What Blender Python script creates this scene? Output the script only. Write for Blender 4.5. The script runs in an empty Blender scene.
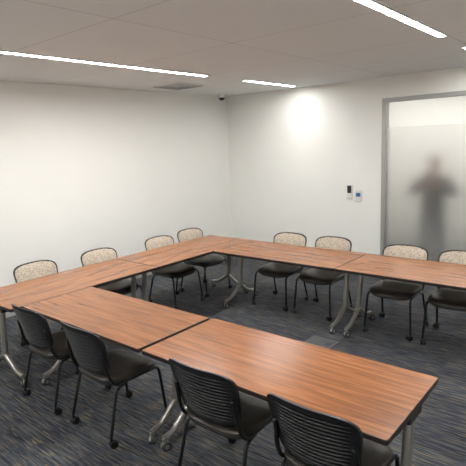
import bpy, bmesh, math, random
from mathutils import Vector, Matrix
random.seed(4)
scene = bpy.context.scene
scene.view_settings.view_transform = 'Standard'

# ------------------------------------------------------------------ dims
XL, XR, YB, YF, H = -5.90, 0.55, 6.95, -0.60, 2.87
CAM_Z = 2.0

# ------------------------------------------------------------------ materials
def srgb(r, g, b):
    def f(c):
        c /= 255.0
        return c/12.92 if c <= .04045 else ((c+.055)/1.055)**2.4
    return (f(r), f(g), f(b), 1)

def mat(name, col, rough=.5, metal=0.0, spec=.5, noise=0.0, nscale=40, bump=0.0):
    m = bpy.data.materials.new(name); m.use_nodes = True
    nt = m.node_tree; b = nt.nodes['Principled BSDF']
    b.inputs['Base Color'].default_value = col
    b.inputs['Roughness'].default_value = rough
    b.inputs['Metallic'].default_value = metal
    b.inputs['Specular IOR Level'].default_value = spec
    tc = nt.nodes.new('ShaderNodeTexCoord')
    n = nt.nodes.new('ShaderNodeTexNoise'); n.inputs['Scale'].default_value = nscale
    n.inputs['Detail'].default_value = 3
    nt.links.new(tc.outputs['Object'], n.inputs['Vector'])
    if noise > 0:
        mx = nt.nodes.new('ShaderNodeMix'); mx.data_type = 'RGBA'
        mx.inputs[6].default_value = tuple(c*(1-noise) for c in col[:3])+(1,)
        mx.inputs[7].default_value = tuple(min(1, c*(1+noise)) for c in col[:3])+(1,)
        nt.links.new(n.outputs['Fac'], mx.inputs[0])
        nt.links.new(mx.outputs[2], b.inputs['Base Color'])
    if bump > 0:
        bp = nt.nodes.new('ShaderNodeBump'); bp.inputs['Strength'].default_value = bump
        bp.inputs['Distance'].default_value = .002
        nt.links.new(n.outputs['Fac'], bp.inputs['Height'])
        nt.links.new(bp.outputs['Normal'], b.inputs['Normal'])
    return m

def emit(name, col, s):
    m = bpy.data.materials.new(name); m.use_nodes = True
    b = m.node_tree.nodes['Principled BSDF']
    b.inputs['Base Color'].default_value = (1, 1, 1, 1)
    b.inputs['Emission Color'].default_value = col
    b.inputs['Emission Strength'].default_value = s
    return m

M_wall = mat('wall_paint', (.86, .86, .825, 1), .75, noise=.012, nscale=3)
M_trim = mat('baseboard_paint', srgb(170, 170, 168), .5)
M_alu = mat('door_frame_aluminium', srgb(172, 172, 170), .42, .3)
M_steel = mat('table_leg_metal', srgb(172, 168, 162), .32, .75)
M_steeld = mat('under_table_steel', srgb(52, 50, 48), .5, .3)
M_black = mat('chair_black_plastic', srgb(18, 19, 22), .42, noise=.1, nscale=90)
M_tube = mat('chair_black_steel', srgb(18, 18, 19), .30)
M_seat = mat('chair_seat_vinyl', srgb(55, 50, 45), .38, noise=.12, nscale=60, bump=.2)
M_wheel = mat('caster_rubber', srgb(22, 22, 24), .5)
M_wheelg = mat('caster_grey', srgb(66, 66, 68), .45)
M_edge = mat('table_edge_dark', srgb(36, 25, 20), .45)
M_white = mat('white_plastic', srgb(225, 225, 222), .4)
M_vent = mat('vent_louver', srgb(172, 172, 170), .5)
M_dark = mat('dark_plastic', srgb(40, 42, 46), .3)
M_blue = mat('thermostat_screen', srgb(60, 115, 160), .2)
M_light = emit('led_strip_glow', (1.0, .985, .96, 1), 145)
M_light2 = emit('led_strip_glow_dimmed', (1.0, .985, .96, 1), 84)
M_plate = mat('floor_box_metal', srgb(98, 100, 102), .5, .4)

# upholstery with a fine woven pattern
M_fab = mat('chair_back_fabric', srgb(196, 184, 168), .9)
nt = M_fab.node_tree; b = nt.nodes['Principled BSDF']
tc = nt.nodes.new('ShaderNodeTexCoord')
vo = nt.nodes.new('ShaderNodeTexVoronoi'); vo.inputs['Scale'].default_value = 58
rp = nt.nodes.new('ShaderNodeValToRGB')
rp.color_ramp.elements[0].color = srgb(140, 127, 113); rp.color_ramp.elements[0].position = .15
rp.color_ramp.elements[1].color = srgb(190, 178, 162); rp.color_ramp.elements[1].position = .55
nt.links.new(tc.outputs['Object'], vo.inputs['Vector'])
nt.links.new(vo.outputs['Distance'], rp.inputs[0]); nt.links.new(rp.outputs[0], b.inputs['Base Color'])

# cherry laminate, grain along local X
M_wood = mat('cherry_laminate', srgb(170, 100, 66), .27)
nt = M_wood.node_tree; b = nt.nodes['Principled BSDF']
tc = nt.nodes.new('ShaderNodeTexCoord'); oi = nt.nodes.new('ShaderNodeObjectInfo')
ad = nt.nodes.new('ShaderNodeVectorMath'); ad.operation = 'ADD'
cb = nt.nodes.new('ShaderNodeCombineXYZ')
ml = nt.nodes.new('ShaderNodeMath'); ml.operation = 'MULTIPLY'; ml.inputs[1].default_value = 13
nt.links.new(oi.outputs['Random'], ml.inputs[0]); nt.links.new(ml.outputs[0], cb.inputs[2]); nt.links.new(ml.outputs[0], cb.inputs[1])
nt.links.new(tc.outputs['Object'], ad.inputs[0]); nt.links.new(cb.outputs[0], ad.inputs[1])
mp = nt.nodes.new('ShaderNodeMapping'); mp.inputs['Scale'].default_value = (1.3, 26, 26)
nt.links.new(ad.outputs[0], mp.inputs['Vector'])
n1 = nt.nodes.new('ShaderNodeTexNoise'); n1.inputs['Scale'].default_value = 1.6; n1.inputs['Detail'].default_value = 6
n1.inputs['Distortion'].default_value = .8
nt.links.new(mp.outputs[0], n1.inputs['Vector'])
rp = nt.nodes.new('ShaderNodeValToRGB')
e = rp.color_ramp.elements
e[0].position = .30; e[0].color = srgb(108, 66, 37)
e[1].position = .70; e[1].color = srgb(163, 108, 64)
k = rp.color_ramp.elements.new(.5); k.color = srgb(139, 86, 49)
nt.links.new(n1.outputs['Fac'], rp.inputs[0]); nt.links.new(rp.outputs[0], b.inputs['Base Color'])

# carpet
M_carpet = mat('carpet_tile', srgb(70, 74, 80), .95, spec=.15)
nt = M_carpet.node_tree; b = nt.nodes['Principled BSDF']
tc = nt.nodes.new('ShaderNodeTexCoord')
def streak(sx, sy, scale, det=4):
    mp = nt.nodes.new('ShaderNodeMapping'); mp.inputs['Scale'].default_value = (sx, sy, 1)
    n = nt.nodes.new('ShaderNodeTexNoise'); n.inputs['Scale'].default_value = scale; n.inputs['Detail'].default_value = det
    nt.links.new(tc.outputs['Object'], mp.inputs['Vector']); nt.links.new(mp.outputs[0], n.inputs['Vector'])
    return n
def ramp(n, stops):
    r = nt.nodes.new('ShaderNodeValToRGB'); el = r.color_ramp.elements
    el[0].position, el[0].color = stops[0]; el[1].position, el[1].color = stops[-1]
    for p, c in stops[1:-1]:
        x = el.new(p); x.color = c
    nt.links.new(n, r.inputs[0]); return r
s1 = streak(4, 60, 1.0)
r1 = ramp(s1.outputs['Fac'], [(.32, srgb(42, 47, 56)), (.5, srgb(63, 68, 77)), (.68, srgb(94, 96, 98))])
s2 = streak(6, 110, 1.0, 2)
r2 = ramp(s2.outputs['Fac'], [(.55, (0, 0, 0, 1)), (.66, (1, 1, 1, 1))])
mx = nt.nodes.new('ShaderNodeMix'); mx.data_type = 'RGBA'
mx.inputs[7].default_value = srgb(120, 110, 88)
nt.links.new(r2.outputs[0], mx.inputs[0]); nt.links.new(r1.outputs[0], mx.inputs[6])
br = nt.nodes.new('ShaderNodeTexBrick'); br.inputs['Scale'].default_value = 1
br.inputs['Brick Width'].default_value = 1.0; br.inputs['Row Height'].default_value = .25
br.inputs['Mortar Size'].default_value = .002
br.inputs['Color1'].default_value = (.75, .75, .78, 1); br.inputs['Color2'].default_value = (1.1, 1.1, 1.08, 1)
br.inputs['Mortar'].default_value = (.7, .7, .7, 1)
nt.links.new(tc.outputs['Object'], br.inputs['Vector'])
mu = nt.nodes.new('ShaderNodeMix'); mu.data_type = 'RGBA'; mu.blend_type = 'MULTIPLY'; mu.inputs[0].default_value = 1
nt.links.new(mx.outputs[2], mu.inputs[6]); nt.links.new(br.outputs['Color'], mu.inputs[7])
nt.links.new(mu.outputs[2], b.inputs['Base Color'])
nf = nt.nodes.new('ShaderNodeTexNoise'); nf.inputs['Scale'].default_value = 260
nt.links.new(tc.outputs['Object'], nf.inputs['Vector'])
bp = nt.nodes.new('ShaderNodeBump'); bp.inputs['Strength'].default_value = .5; bp.inputs['Distance'].default_value = .004
nt.links.new(nf.outputs['Fac'], bp.inputs['Height']); nt.links.new(bp.outputs['Normal'], b.inputs['Normal'])

# ceiling tiles: thin reveal lines
M_ceil = mat('ceiling_tile', (.74, .74, .73, 1), .9)
nt = M_ceil.node_tree; b = nt.nodes['Principled BSDF']
tc = nt.nodes.new('ShaderNodeTexCoord')
mp = nt.nodes.new('ShaderNodeMapping'); mp.inputs['Location'].default_value = (1.42-.035, -2.155, 0)
br = nt.nodes.new('ShaderNodeTexBrick'); br.offset = 0; br.inputs['Scale'].default_value = 1
br.inputs['Brick Width'].default_value = 1.415; br.inputs['Row Height'].default_value = 1.25
br.inputs['Mortar Size'].default_value = .006; br.inputs['Mortar Smooth'].default_value = .3
br.inputs['Color1'].default_value = (.75, .75, .74, 1); br.inputs['Color2'].default_value = (.735, .735, .725, 1)
br.inputs['Mortar'].default_value = (.54, .53, .52, 1)
nt.links.new(tc.outputs['Object'], mp.inputs['Vector']); nt.links.new(mp.outputs[0], br.inputs['Vector'])
nt.links.new(br.outputs['Color'], b.inputs['Base Color'])

def glassmat(name, col, rough):
    m = bpy.data.materials.new(name); m.use_nodes = True
    b = m.node_tree.nodes['Principled BSDF']
    b.inputs['Base Color'].default_value = col
    b.inputs['Transmission Weight'].default_value = 1
    b.inputs['Roughness'].default_value = rough
    b.inputs['IOR'].default_value = 1.45
    return m
M_frost = glassmat('frosted_glass', (.93, .93, .92, 1), .52)
M_clear = glassmat('clear_glass', (.97, .98, .97, 1), .12)

# ------------------------------------------------------------------ mesh builder
class MB:
    def __init__(s): s.v = []; s.f = []; s.mi = []; s.mats = []
    def m(s, mt):
        if mt not in s.mats: s.mats.append(mt)
        return s.mats.index(mt)
    def loft(s, rings, mt, cap0=True, cap1=True, closed=True, mt1=None):
        k = s.m(mt); n = len(rings[0]); base = len(s.v)
        for r in rings: s.v += [tuple(p) for p in r]
        for i in range(len(rings)-1):
            for j in range(n if closed else n-1):
                a = base+i*n+j; b_ = base+i*n+(j+1) % n
                s.f.append((a, b_, b_+n, a+n)); s.mi.append(k)
        if cap0: s.f.append(tuple(base+j for j in reversed(range(n)))); s.mi.append(k)
        if cap1:
            s.f.append(tuple(base+(len(rings)-1)*n+j for j in range(n))); s.mi.append(s.m(mt1) if mt1 else k)
    def box(s, c, d, mt, rot=None, ch=0.0):
        x, y, z = [q/2 for q in d]
        def ring(ins, zz):
            a, b_ = x-ins, y-ins; q = min(ch, a*.5, b_*.5)
            if ch <= 0: return [(-a, -b_, zz), (a, -b_, zz), (a, b_, zz), (-a, b_, zz)]
            return [(-a+q, -b_, zz), (a-q, -b_, zz), (a, -b_+q, zz), (a, b_-q, zz), (a-q, b_, zz), (-a+q, b_, zz), (-a, b_-q, zz), (-a, -b_+q, zz)]
        rs = [ring(0, -z), ring(0, z)] if ch <= 0 else [ring(ch, -z), ring(0, -z+ch), ring(0, z-ch), ring(ch, z)]
        R = rot if rot else Matrix.Identity(3); c = Vector(c)
        s.loft([[c+R@Vector(p) for p in r] for r in rs], mt)
    def tube(s, pts, r, mt, n=10, fillet=0.0, ry=None, steps=5):
        pts = [Vector(p) for p in pts]
        if fillet > 0 and len(pts) > 2:
            out = [pts[0]]
            for i in range(1, len(pts)-1):
                a, b_, c = pts[i-1], pts[i], pts[i+1]
                q = min(fillet, (a-b_).length*.45, (c-b_).length*.45)
                p0 = b_+(a-b_).normalized()*q; p1 = b_+(c-b_).normalized()*q
                for t in range(steps+1):
                    u = t/steps; out.append(p0*(1-u)**2+b_*2*u*(1-u)+p1*u*u)
            out.append(pts[-1]); pts = out
        rs = r if isinstance(r, (list, tuple)) else [r]*len(pts)
        if len(rs) != len(pts): rs = [rs[0]+(rs[-1]-rs[0])*i/(len(pts)-1) for i in range(len(pts))]
        rings = []; up = None
        for i, p in enumerate(pts):
            t = (pts[min(i+1, len(pts)-1)]-pts[max(i-1, 0)]).normalized()
            if up is None:
                up = Vector((1, 0, 0)) if abs(t.x) < .9 else Vector((0, 0, 1))
            u = (up-t*up.dot(t)).normalized(); w = t.cross(u); up = u
            k = (ry/r) if ry else 1
            rings.append([p+(u*math.cos(2*math.pi*j/n)+w*k*math.sin(2*math.pi*j/n))*rs[i] for j in range(n)])
        s.loft(rings, mt)
    def cyl(s, a, b_, r, mt, n=16, r1=None):
        s.tube([a, b_], [r, r1 if r1 is not None else r], mt, n)
    def ball(s, c, r, mt, sx=1, sy=1, sz=1, n=14, m_=9):
        rings = []
        for i in range(m_+1):
            ph = -math.pi/2+math.pi*(i+.02)/(m_+.04)
            rings.append([(c[0]+r*sx*math.cos(ph)*math.cos(2*math.pi*j/n), c[1]+r*sy*math.cos(ph)*math.sin(2*math.pi*j/n), c[2]+r*sz*math.sin(ph)) for j in range(n)])
        s.loft(rings, mt)
    def mesh(s, name, ang=35):
        me = bpy.data.meshes.new(name); me.from_pydata(s.v, [], s.f)
        for q in s.mats: me.materials.append(q)
        me.polygons.foreach_set('material_index', s.mi)
        bm = bmesh.new(); bm.from_mesh(me); bmesh.ops.recalc_face_normals(bm, faces=bm.faces); bm.to_mesh(me); bm.free()
        for p in me.polygons: p.use_smooth = True
        me.set_sharp_from_angle(angle=math.radians(ang))
        return me

def place(name, me, loc=(0, 0, 0), rz=0.0):
    o = bpy.data.objects.new(name, me); scene.collection.objects.link(o)
    o.location = loc; o.rotation_euler = (0, 0, rz); return o
def boxobj(name, lo, hi, mt, ch=0.0):
    b_ = MB(); c = [(lo[i]+hi[i])/2 for i in range(3)]
    b_.box((0, 0, 0), [hi[i]-lo[i] for i in range(3)], mt, ch=ch)
    return place(name, b_.mesh(name), c)

# ------------------------------------------------------------------ room shell
T = .12
CX0, CX1, CY1 = -4.6, 0.2, 9.0     # corridor behind the door
fb = MB(); fb.box((0, 0, -.05), (XR-XL+.4, YB-YF+.4, .1), M_carpet)
place('floor', fb.mesh('floor'), ((XL+XR)/2, (YB+YF)/2, 0))
cb_ = MB(); cb_.box(((XL+XR)/2, (YB+YF)/2, H+.05), (XR-XL+.4, YB-YF+.4, .1), M_ceil)
place('ceiling', cb_.mesh('ceiling'))
boxobj('wall_left', (XL-T, YF-T, 0), (XL, YB+T, H), M_wall)
boxobj('wall_right', (XR, YF-T, 0), (XR+T, YB+T, H), M_wall)
boxobj('wall_front', (XL, YF-T, 0), (XR, YF, H), M_wall)
DX0, DX1, DZ = -2.93, -1.50, 2.57
boxobj('wall_back_left', (XL, YB, 0), (DX0, YB+T, H), M_wall)
boxobj('wall_back_right', (DX1, YB, 0), (XR, YB+T, H), M_wall)
boxobj('wall_back_header', (DX0, YB, DZ), (DX1, YB+T, H), M_wall)
bh = .09
boxobj('baseboard_left', (XL, YF, 0), (XL+.012, YB, bh), M_trim)
boxobj('baseboard_back', (XL+.012, YB-.012, 0), (DX0-.01, YB, bh), M_trim)
boxobj('baseboard_back_right', (DX1+.01, YB-.012, 0), (XR, YB, bh), M_trim)
boxobj('baseboard_right', (XR-.012, YF, 0), (XR, YB-.012, bh), M_trim)

# corridor seen through the frosted glass
M_cor = mat('corridor_paint', (.80, .79, .76, 1), .8)
boxobj('wall_corridor_back', (CX0, CY1, 0), (CX1, CY1+.1, H), M_cor)
boxobj('wall_corridor_left', (CX0-.1, YB+T, 0), (CX0, CY1+.1, H), M_cor)
boxobj('wall_corridor_right', (CX1, YB+T, 0), (CX1+.1, CY1+.1, H), M_cor)
boxobj('floor_corridor', (CX0-.1, YB+.2, -.1), (CX1+.1, CY1+.1, 0), M_plate)
boxobj('ceiling_corridor', (CX0-.1, YB+.2, H), (CX1+.1, CY1+.1, H+.1), M_cor)
def area(name, loc, sx, sy, power, rot=(0, 0, 0), col=(1, .97, .93)):
    l = bpy.data.lights.new(name, 'AREA'); l.shape = 'RECTANGLE'; l.size = sx; l.size_y = sy; l.energy = power; l.color = col
    o = bpy.data.objects.new(name, l); scene.collection.objects.link(o); o.location = loc; o.rotation_euler = rot
area('corridor_ceiling_light', (-2.2, 8.1, H-.03), 3.6, .5, 52)

# door: metal frame + frosted leaf + clear band on top
d = MB(); fw = .06; yd = YB+.05
d.box((DX0+fw/2, yd, DZ/2), (fw-.002, .14, DZ-.002), M_alu, ch=.004)
d.box((DX1-fw/2, yd, DZ/2), (fw-.002, .14, DZ-.002), M_alu, ch=.004)
d.box(((DX0+DX1)/2, yd, DZ-fw/2), (DX1-DX0-2*fw, .14, fw-.002), M_alu, ch=.004)
gx0, gx1 = DX0+fw+.004, DX1-fw-.004
d.box(((gx0+gx1)/2, yd, .05), (gx1-gx0, .045, .09), M_alu, ch=.004)
d.box(((gx0+gx1)/2, yd, (.095+2.15)/2), (gx1-gx0, .012, 2.15-.095), M_frost)
d.box(((gx0+gx1)/2, yd, (2.152+DZ-fw)/2), (gx1-gx0, .012, DZ-fw-2.152), M_clear)
d.tube([(gx1-.09, yd-.012, .95), (gx1-.09, yd-.06, .95), (gx1-.09, yd-.06, 1.25), (gx1-.09, yd-.012, 1.25)], .011, M_steel, fillet=.02)
place('door_1', d.mesh('door_1'))

# ------------------------------------------------------------------ ceiling fittings
def strip(x, y0, y1, mt=M_light):
    s = MB(); L = y1-y0-.012; w = .06
    s.box((0, 0, -.004), (w, L, .008), mt)
    for sg in (-1, 1): s.box((sg*(w/2+.006), 0, -.006), (.012, L+.024, .012), M_white)
    for sg in (-1, 1): s.box((0, sg*(L/2+.004), -.006), (w, .008, .012), M_white)
    place('linear_ceiling_light', s.mesh('linear_ceiling_light'), (x, (y0+y1)/2, H))
for x in (-4.25, -1.42):
    for a, c in ((-.25, 1.0), (1.9, 3.40), (3.40, 4.65)):
        strip(x, a, c)
    strip(x, 5.40, 6.66, M_light2)
s = MB()
s.box((0, 0, -.006), (.56, .56, .012), M_white, ch=.004)
for i in range(4):
    q = .25-.06*i
    for a in range(4):
        R = Matrix.Rotation(a*math.pi/2, 3, 'Z')
        s.box(R@Vector((0, q, -.014)), (2*q, .035, .006), M_vent, rot=R@Matrix.Rotation(.4, 3, 'X'))
place('ceiling_air_vent', s.mesh('ceiling_air_vent'), (-5.17, 5.03, H))
s = MB(); s.cyl((0, 0, 0), (0, 0, -.035), .07, M_white, 24); s.ball((0, 0, -.055), .055, M_dark, n=20)
s.cyl((0, 0, -.035), (0, 0, -.065), .066, M_white, 24, r1=.06)
place('security_camera', s.mesh('security_camera'), (-5.62, 6.50, H))

# ------------------------------------------------------------------ wall devices
s = MB(); s.box((0, 0, 0), (.09, .022, .22), M_white, ch=.006); s.box((0, -.013, .04), (.066, .012, .115), M_dark, ch=.003)
s.box((0, -.012, -.07), (.035, .008, .03), M_white, ch=.002)
place('light_switch', s.mesh('light_switch'), (-3.44, YB-.011, 1.20))
s = MB(); s.box((0, 0, 0), (.105, .024, .18), M_white, ch=.006); s.box((0, -.013, .02), (.072, .006, .06), M_blue, ch=.002)
place('thermostat', s.mesh('thermostat'), (-3.29, YB-.012, 1.14))
s = MB(); s.box((0, 0, .003), (.30, .26, .006), M_plate, ch=.002); s.box((0, 0, .008), (.22, .18, .006), M_plate, ch=.002)
s.box((.08, 0, .012), (.03, .06, .004), M_dark)
place('floor_outlet_box', s.mesh('floor_outlet_box'), (-2.31, 4.02, 0))

# ------------------------------------------------------------------ casters
def caster(b_, x, y, r=.028, ang=0.0, mt=None, wheel=None):
    mt = mt or M_tube; wheel = wheel or M_wheel
    c, s_ = math.cos(ang), math.sin(ang)
    ax = Vector((c, s_, 0)); tr = Vector((-s_, c, 0))
    ctr = Vector((x, y, r))+tr*.012
    for sg in (-1, 1):
        b_.cyl(ctr+ax*sg*.006, ctr+ax*sg*.021, r, wheel, 18)
        b_.cyl(ctr+ax*sg*.021, ctr+ax*sg*.0225, r*.55, mt, 14)
    n = 8; rings = []
    for sgn in (-1, 1):
        rings.append([ctr+ax*sgn*.006+(tr*math.cos(math.pi*i/(n-1))+Vector((0, 0, 1))*math.sin(math.pi*i/(n-1)))*(r+.004) for i in range(n)])
    b_.loft(rings, mt)
    b_.cyl((x, y, r*1.4), (x, y, r*2+.022), .009, mt, 10)

# ------------------------------------------------------------------ table
def make_table(L, W, inset):
    b_ = MB(); zt = .74; th = .03
    def outline(ins, z, rc=.018):
        pts = []
        for cx, cy, a0 in ((1, -1, -90), (1, 1, 0), (-1, 1, 90), (-1, -1, 180)):
            for k in range(5):
                a = math.radians(a0+90*k/4)
                pts.append((cx*(L/2-rc)+(rc-ins)*math.cos(a), cy*(W/2-rc)+(rc-ins)*math.sin(a), z))
        return pts
    b_.loft([outline(.006, zt-th), outline(0, zt-th+.005), outline(0, zt-.004)], M_edge, True, False)
    b_.loft([outline(0, zt-.004), outline(.003, zt)], M_edge, False, False)
    b_.loft([outline(.003, zt), outline(.0045, zt)], M_wood, False, True)
    for sx in (-1, 1):
        x = sx*(L/2-inset)
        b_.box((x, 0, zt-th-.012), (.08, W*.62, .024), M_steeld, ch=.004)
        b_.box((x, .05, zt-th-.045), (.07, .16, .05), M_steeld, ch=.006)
        b_.tube([(x, .05, zt-th-.06), (x, .0, .20)], .024, M_steel, n=16, ry=.038)
        for sy in (-1, 1):
            ye = sy*(W/2-.09)
            b_.tube([(x, -sy*.015, .24), (x, sy*.05, .19), (x, ye*.62, .105), (x, ye, .088)], [.026, .019], M_steel, n=12, fillet=.05)
            caster(b_, x, ye, .032, ang=random.uniform(-.5, .5), mt=M_steel, wheel=M_wheelg)
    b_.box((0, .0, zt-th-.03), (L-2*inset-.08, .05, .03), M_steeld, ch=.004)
    return b_.mesh('conference_table')

def table(x0, x1, y0, y1, inset=.075):
    lx, ly = x1-x0, y1-y0
    g = .003
    if lx > ly: place('conference_table', make_table(lx-g, ly, inset), ((x0+x1)/2, (y0+y1)/2, 0))
    else: place('conference_table', make_table(ly-g, lx, inset), ((x0+x1)/2, (y0+y1)/2, 0), -math.pi/2)
XI = -3.885
table(-4.655, XI, 1.70, 3.32)
table(-4.655, XI, 3.325, 4.985)
table(XI+.004, -2.25, 4.20, 4.985)
table(-2.245, -.62, 4.20, 4.985)
table(XI+.004, -2.36, 1.80, 2.48, .05)
table(-2.335, -.715, 1.80, 2.49, .05)

# ------------------------------------------------------------------ chair (faces +Y)
def make_chair():
    b_ = MB()
    def sup(hx, hy, n=4.0, N=44):
        o = []
        for i in range(N):
            a = 2*math.pi*i/N; c, s_ = math.cos(a), math.sin(a)
            o.append((hx*math.copysign(abs(c)**(2/n), c), hy*math.copysign(abs(s_)**(2/n), s_)))
        return o
    def zf(x, y): return -.028*max(0, (y-.06)/.165)**2 - .006*(1-(x/.24)**2)
    def ring(ins, z, hx=.235, hy=.225):
        return [(x, y, z+zf(x, y)) for x, y in sup(hx-ins, hy-ins)]
    b_.loft([ring(.05, .412), ring(.012, .418), ring(.004, .43), ring(.006, .436)], M_black)
    b_.loft([ring(.006, .436), ring(-.001, .444), ring(-.001, .458), ring(.008, .468), ring(.03, .475), ring(.09, .477), ring(.17, .475)], M_seat)
    # back shell
    z0, z1 = .505, .84
    def Wd(v): return .215+.042*v
    def yc(v): return -.235-.08*v-.015*v*v
    def bpt(u, v, w, off):
        x = u*w; q = u*w/.23
        z = z0+(z1-z0)*v + .012*(1-q*q)*(v-.5)*2
        return (x, yc(v)+.05*q*q-off, z)
    def half(v, p=5.0):
        t = abs(2*v-1)
        return (1-t**p)**(1/p)
    rows = 112; ribs = 16
    rings = []
    for i in range(rows+1):
        v = .003+.994*i/rows
        w = Wd(v)*half(v)
        ph = (v*ribs) % 1.0
        inr = .07 < v < .93
        rib = .008*(ph if ph < .75 else (1-ph)*3) if inr else .004
        fr = []
        for j in range(13): fr.append(bpt(-1+2*j/12, v, w, -.004))
        for j in range(17):
            u = 1-2*j/16
            fr.append(bpt(u*.995, v, w, .006+(rib if abs(u) < .86 else .004)))
        rings.append(fr)
    b_.loft(rings, M_black)
    # fabric pad at front
    rings = []
    for i in range(25):
        v = .04+.925*i/24; vv = (v-.04)/.925
        w = (Wd(v)-.013)*half(.004+.992*vv)
        e_ = .014*min(1, 4*min(vv, 1-vv)+.25)
        fr = [bpt(-1+2*j/12, v, w, -.002) for j in range(13)]
        fr += [bpt(u, v, w, -(.004+e_*(1-abs(u)**6*.8))) for u in [1-2*j/12 for j in range(13)]]
        rings.append(fr)
    b_.loft(rings, M_fab)
    # frame
    for s_ in (-1, 1):
        X = .222
        b_.tube([(s_*(X+.018), .235, .075), (s_*X, .205, .418), (s_*X, -.18, .418), (s_*(X-.002), -.225, .52), (s_*(X-.012), -.246, .70)], .0115, M_tube, n=10, fillet=.05)
        b_.tube([(s_*X, -.08, .412), (s_*X, -.17, .39), (s_*(X+.018), -.255, .075)], .0115, M_tube, n=10, fillet=.05)
        b_.box((s_*(X-.014), -.243, .64), (.02, .03, .09), M_black, ch=.006, rot=Matrix.Rotation(.15, 3, 'X'))
        caster(b_, s_*(X+.018), .235, .027, ang=s_*.5)
        caster(b_, s_*(X+.018), -.255, .027, ang=-s_*.3)
    for y in (.13, -.10):
        b_.tube([(-.222, y, .412), (.222, y, .412)], .010, M_tube, n=8)
    return b_.mesh('stacking_chair')
chair_me = make_chair()
def chair(x, y, r, j=0.0):
    place('stacking_chair', chair_me, (x, y, 0), math.radians(r+j))
chair(-3.545, 1.95, 0, 0); chair(-2.83, 1.955, 0, -1); chair(-1.74, 1.99, 0, 1); chair(-1.05, 1.995, 0, 0)
chair(-3.36, 4.85, 180, 1); chair(-2.76, 4.86, 180, -2); chair(-1.85, 4.80, 180, 1); chair(-1.25, 4.80, 180, 2)
chair(-4.61, 2.46, -90, 1); chair(-4.55, 3.215, -90, 0); chair(-4.50, 4.12, -90, 0); chair(-4.55, 4.74, -90, 0)

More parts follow.
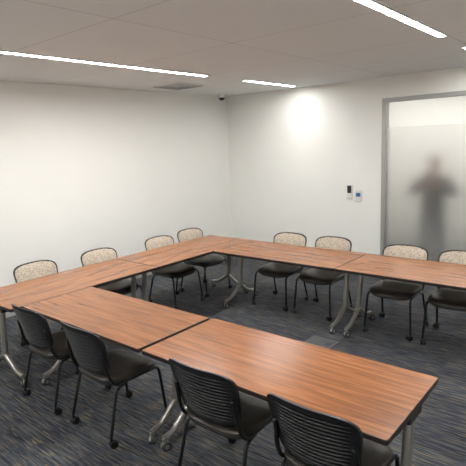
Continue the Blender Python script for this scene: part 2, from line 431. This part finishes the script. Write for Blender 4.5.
# ------------------------------------------------------------------ person behind the glass
M_cloth = mat('dark_jacket', srgb(48, 48, 52), .9, noise=.1)
M_pants = mat('grey_trousers', srgb(105, 105, 108), .9, noise=.1)
M_skin = mat('skin', srgb(190, 140, 115), .55)
M_hair = mat('dark_hair', srgb(35, 26, 22), .6)
def person(loc, rz):
    J = {'pel': ((0, 0, .93), .17, .12), 'wai': ((0, 0, 1.08), .165, .12), 'che': ((0, .0, 1.25), .185, .12), 'nb': ((0, .0, 1.40), .085, .075),
         'nk': ((0, -.01, 1.47), .055, .055), 'hd': ((0, -.015, 1.52), .05, .05)}
    E = [('pel', 'wai'), ('wai', 'che'), ('che', 'nb'), ('nb', 'nk'), ('nk', 'hd')]
    for n, s_ in (('L', -1), ('R', 1)):
        J.update({n+'sh': ((s_*.18, 0, 1.37), .075, .07), n+'el': ((s_*.35, -.04, 1.14), .06, .06), n+'wr': ((s_*.13, -.24, 1.26), .034, .032),
                  n+'hip': ((s_*.09, 0, .86), .10, .10), n+'kn': ((s_*.11, -.01, .49), .07, .07), n+'an': ((s_*.12, .02, .10), .048, .048), n+'to': ((s_*.135, -.13, .05), .045, .04)})
        E += [('nb', n+'sh'), (n+'sh', n+'el'), (n+'el', n+'wr'), ('pel', n+'hip'), (n+'hip', n+'kn'), (n+'kn', n+'an'), (n+'an', n+'to')]
    ks = list(J); me = bpy.data.meshes.new('sk'); me.from_pydata([J[k][0] for k in ks], [(ks.index(a), ks.index(c)) for a, c in E], [])
    o = bpy.data.objects.new('sk', me); scene.collection.objects.link(o)
    md = o.modifiers.new('Skin', 'SKIN'); sd = o.modifiers.new('Sub', 'SUBSURF'); sd.levels = 2
    for i, k in enumerate(ks):
        me.skin_vertices[0].data[i].radius = (J[k][1], J[k][2]); me.skin_vertices[0].data[i].use_root = (k == 'pel')
    dg = bpy.context.evaluated_depsgraph_get(); dg.update()
    bme = bpy.data.meshes.new_from_object(o.evaluated_get(dg))
    bpy.data.objects.remove(o)
    b_ = MB(); ms = [M_cloth, M_pants, M_skin]
    for q in ms: b_.m(q)
    b_.v = [tuple(v.co) for v in bme.vertices]
    for p in bme.polygons:
        b_.f.append(tuple(p.vertices)); z = p.center.z
        b_.mi.append(2 if z > 1.445 else (1 if z < .90 else 0))
    rings = []
    prof = [(-.115, .035, .045, -.03), (-.10, .048, .062, -.02), (-.07, .062, .08, -.01), (-.03, .071, .092, 0), (.01, .075, .097, 0), (.05, .074, .096, .003), (.085, .062, .082, .006), (.108, .04, .055, .008), (.118, .012, .018, .01)]
    for dz, hx, hy, oy in prof:
        rings.append([(hx*math.cos(a), -.02+oy+hy*math.sin(a), 1.60+dz) for a in [2*math.pi*i/24 for i in range(24)]])
    b_.loft(rings, M_skin)
    b_.tube([(0, -.115, 1.615), (0, -.137, 1.58), (0, -.112, 1.57)], [.009, .013], M_skin)
    b_.tube([(-.024, -.107, 1.545), (0, -.114, 1.545), (.024, -.107, 1.545)], .005, mat('lips', srgb(160, 90, 85), .5))
    for s_ in (-1, 1):
        b_.ball((s_*.03, -.105, 1.605), .011, M_white); b_.ball((s_*.03, -.113, 1.605), .005, M_dark)
        b_.ball((s_*.076, -.01, 1.595), .03, M_skin, sx=.35, sy=.6)
        b_.ball((s_*.095, -.265, 1.285), .045, M_skin, sx=.9, sy=.45, sz=.9)
        for k in range(4):
            z = 1.262+.019*k
            b_.tube([(s_*.075, -.285, z), (s_*.05, -.312-.002*k, z+.004), (s_*.03+s_*.003*k, -.314, z+.006)], [.0095, .0075], M_skin, n=8, fillet=.01)
        b_.tube([(s_*.09, -.25, 1.31), (s_*.062, -.262, 1.335), (s_*.04, -.268, 1.335)], [.011, .008], M_skin, n=8, fillet=.01)
        b_.box((s_*.135, -.06, .03), (.095, .27, .06), M_dark, ch=.02)
    b_.box((0, -.292, 1.30), (.15, .009, .078), M_dark, ch=.003)
    rings = []
    for dz, hx, hy in ((-.03, .080, .07), (.01, .083, .09), (.05, .083, .104), (.09, .07, .092), (.118, .045, .06), (.13, .012, .016)):
        oy = .018 if dz < .05 else .0
        rings.append([(hx*math.cos(a), -.005+oy+hy*math.sin(a), 1.605+dz) for a in [2*math.pi*i/24 for i in range(24)]])
    b_.loft(rings, M_hair)
    place('person', b_.mesh('person', 60), loc, rz)
person((-2.33, 7.48, 0), 0)

# ------------------------------------------------------------------ world + camera
w = bpy.data.worlds.new('world'); scene.world = w; w.use_nodes = True
w.node_tree.nodes['Background'].inputs[0].default_value = (.5, .5, .5, 1); w.node_tree.nodes['Background'].inputs[1].default_value = .05
cam = bpy.data.cameras.new('camera'); co = bpy.data.objects.new('camera', cam); scene.collection.objects.link(co)
yaw, pit, rol = math.radians(40.227), math.radians(10.374), math.radians(-2.455)
F = Vector((-math.sin(yaw)*math.cos(pit), math.cos(yaw)*math.cos(pit), -math.sin(pit)))
R0 = Vector((math.cos(yaw), math.sin(yaw), 0)); U0 = R0.cross(F)
R = R0*math.cos(rol)+U0*math.sin(rol); U = R.cross(F)
M = Matrix((R, U, -F)).transposed().to_4x4(); M.translation = (0, 0, CAM_Z)
co.matrix_world = M
cam.sensor_width = 36; cam.lens = 480.9/466*36; cam.clip_start = .02
scene.camera = co
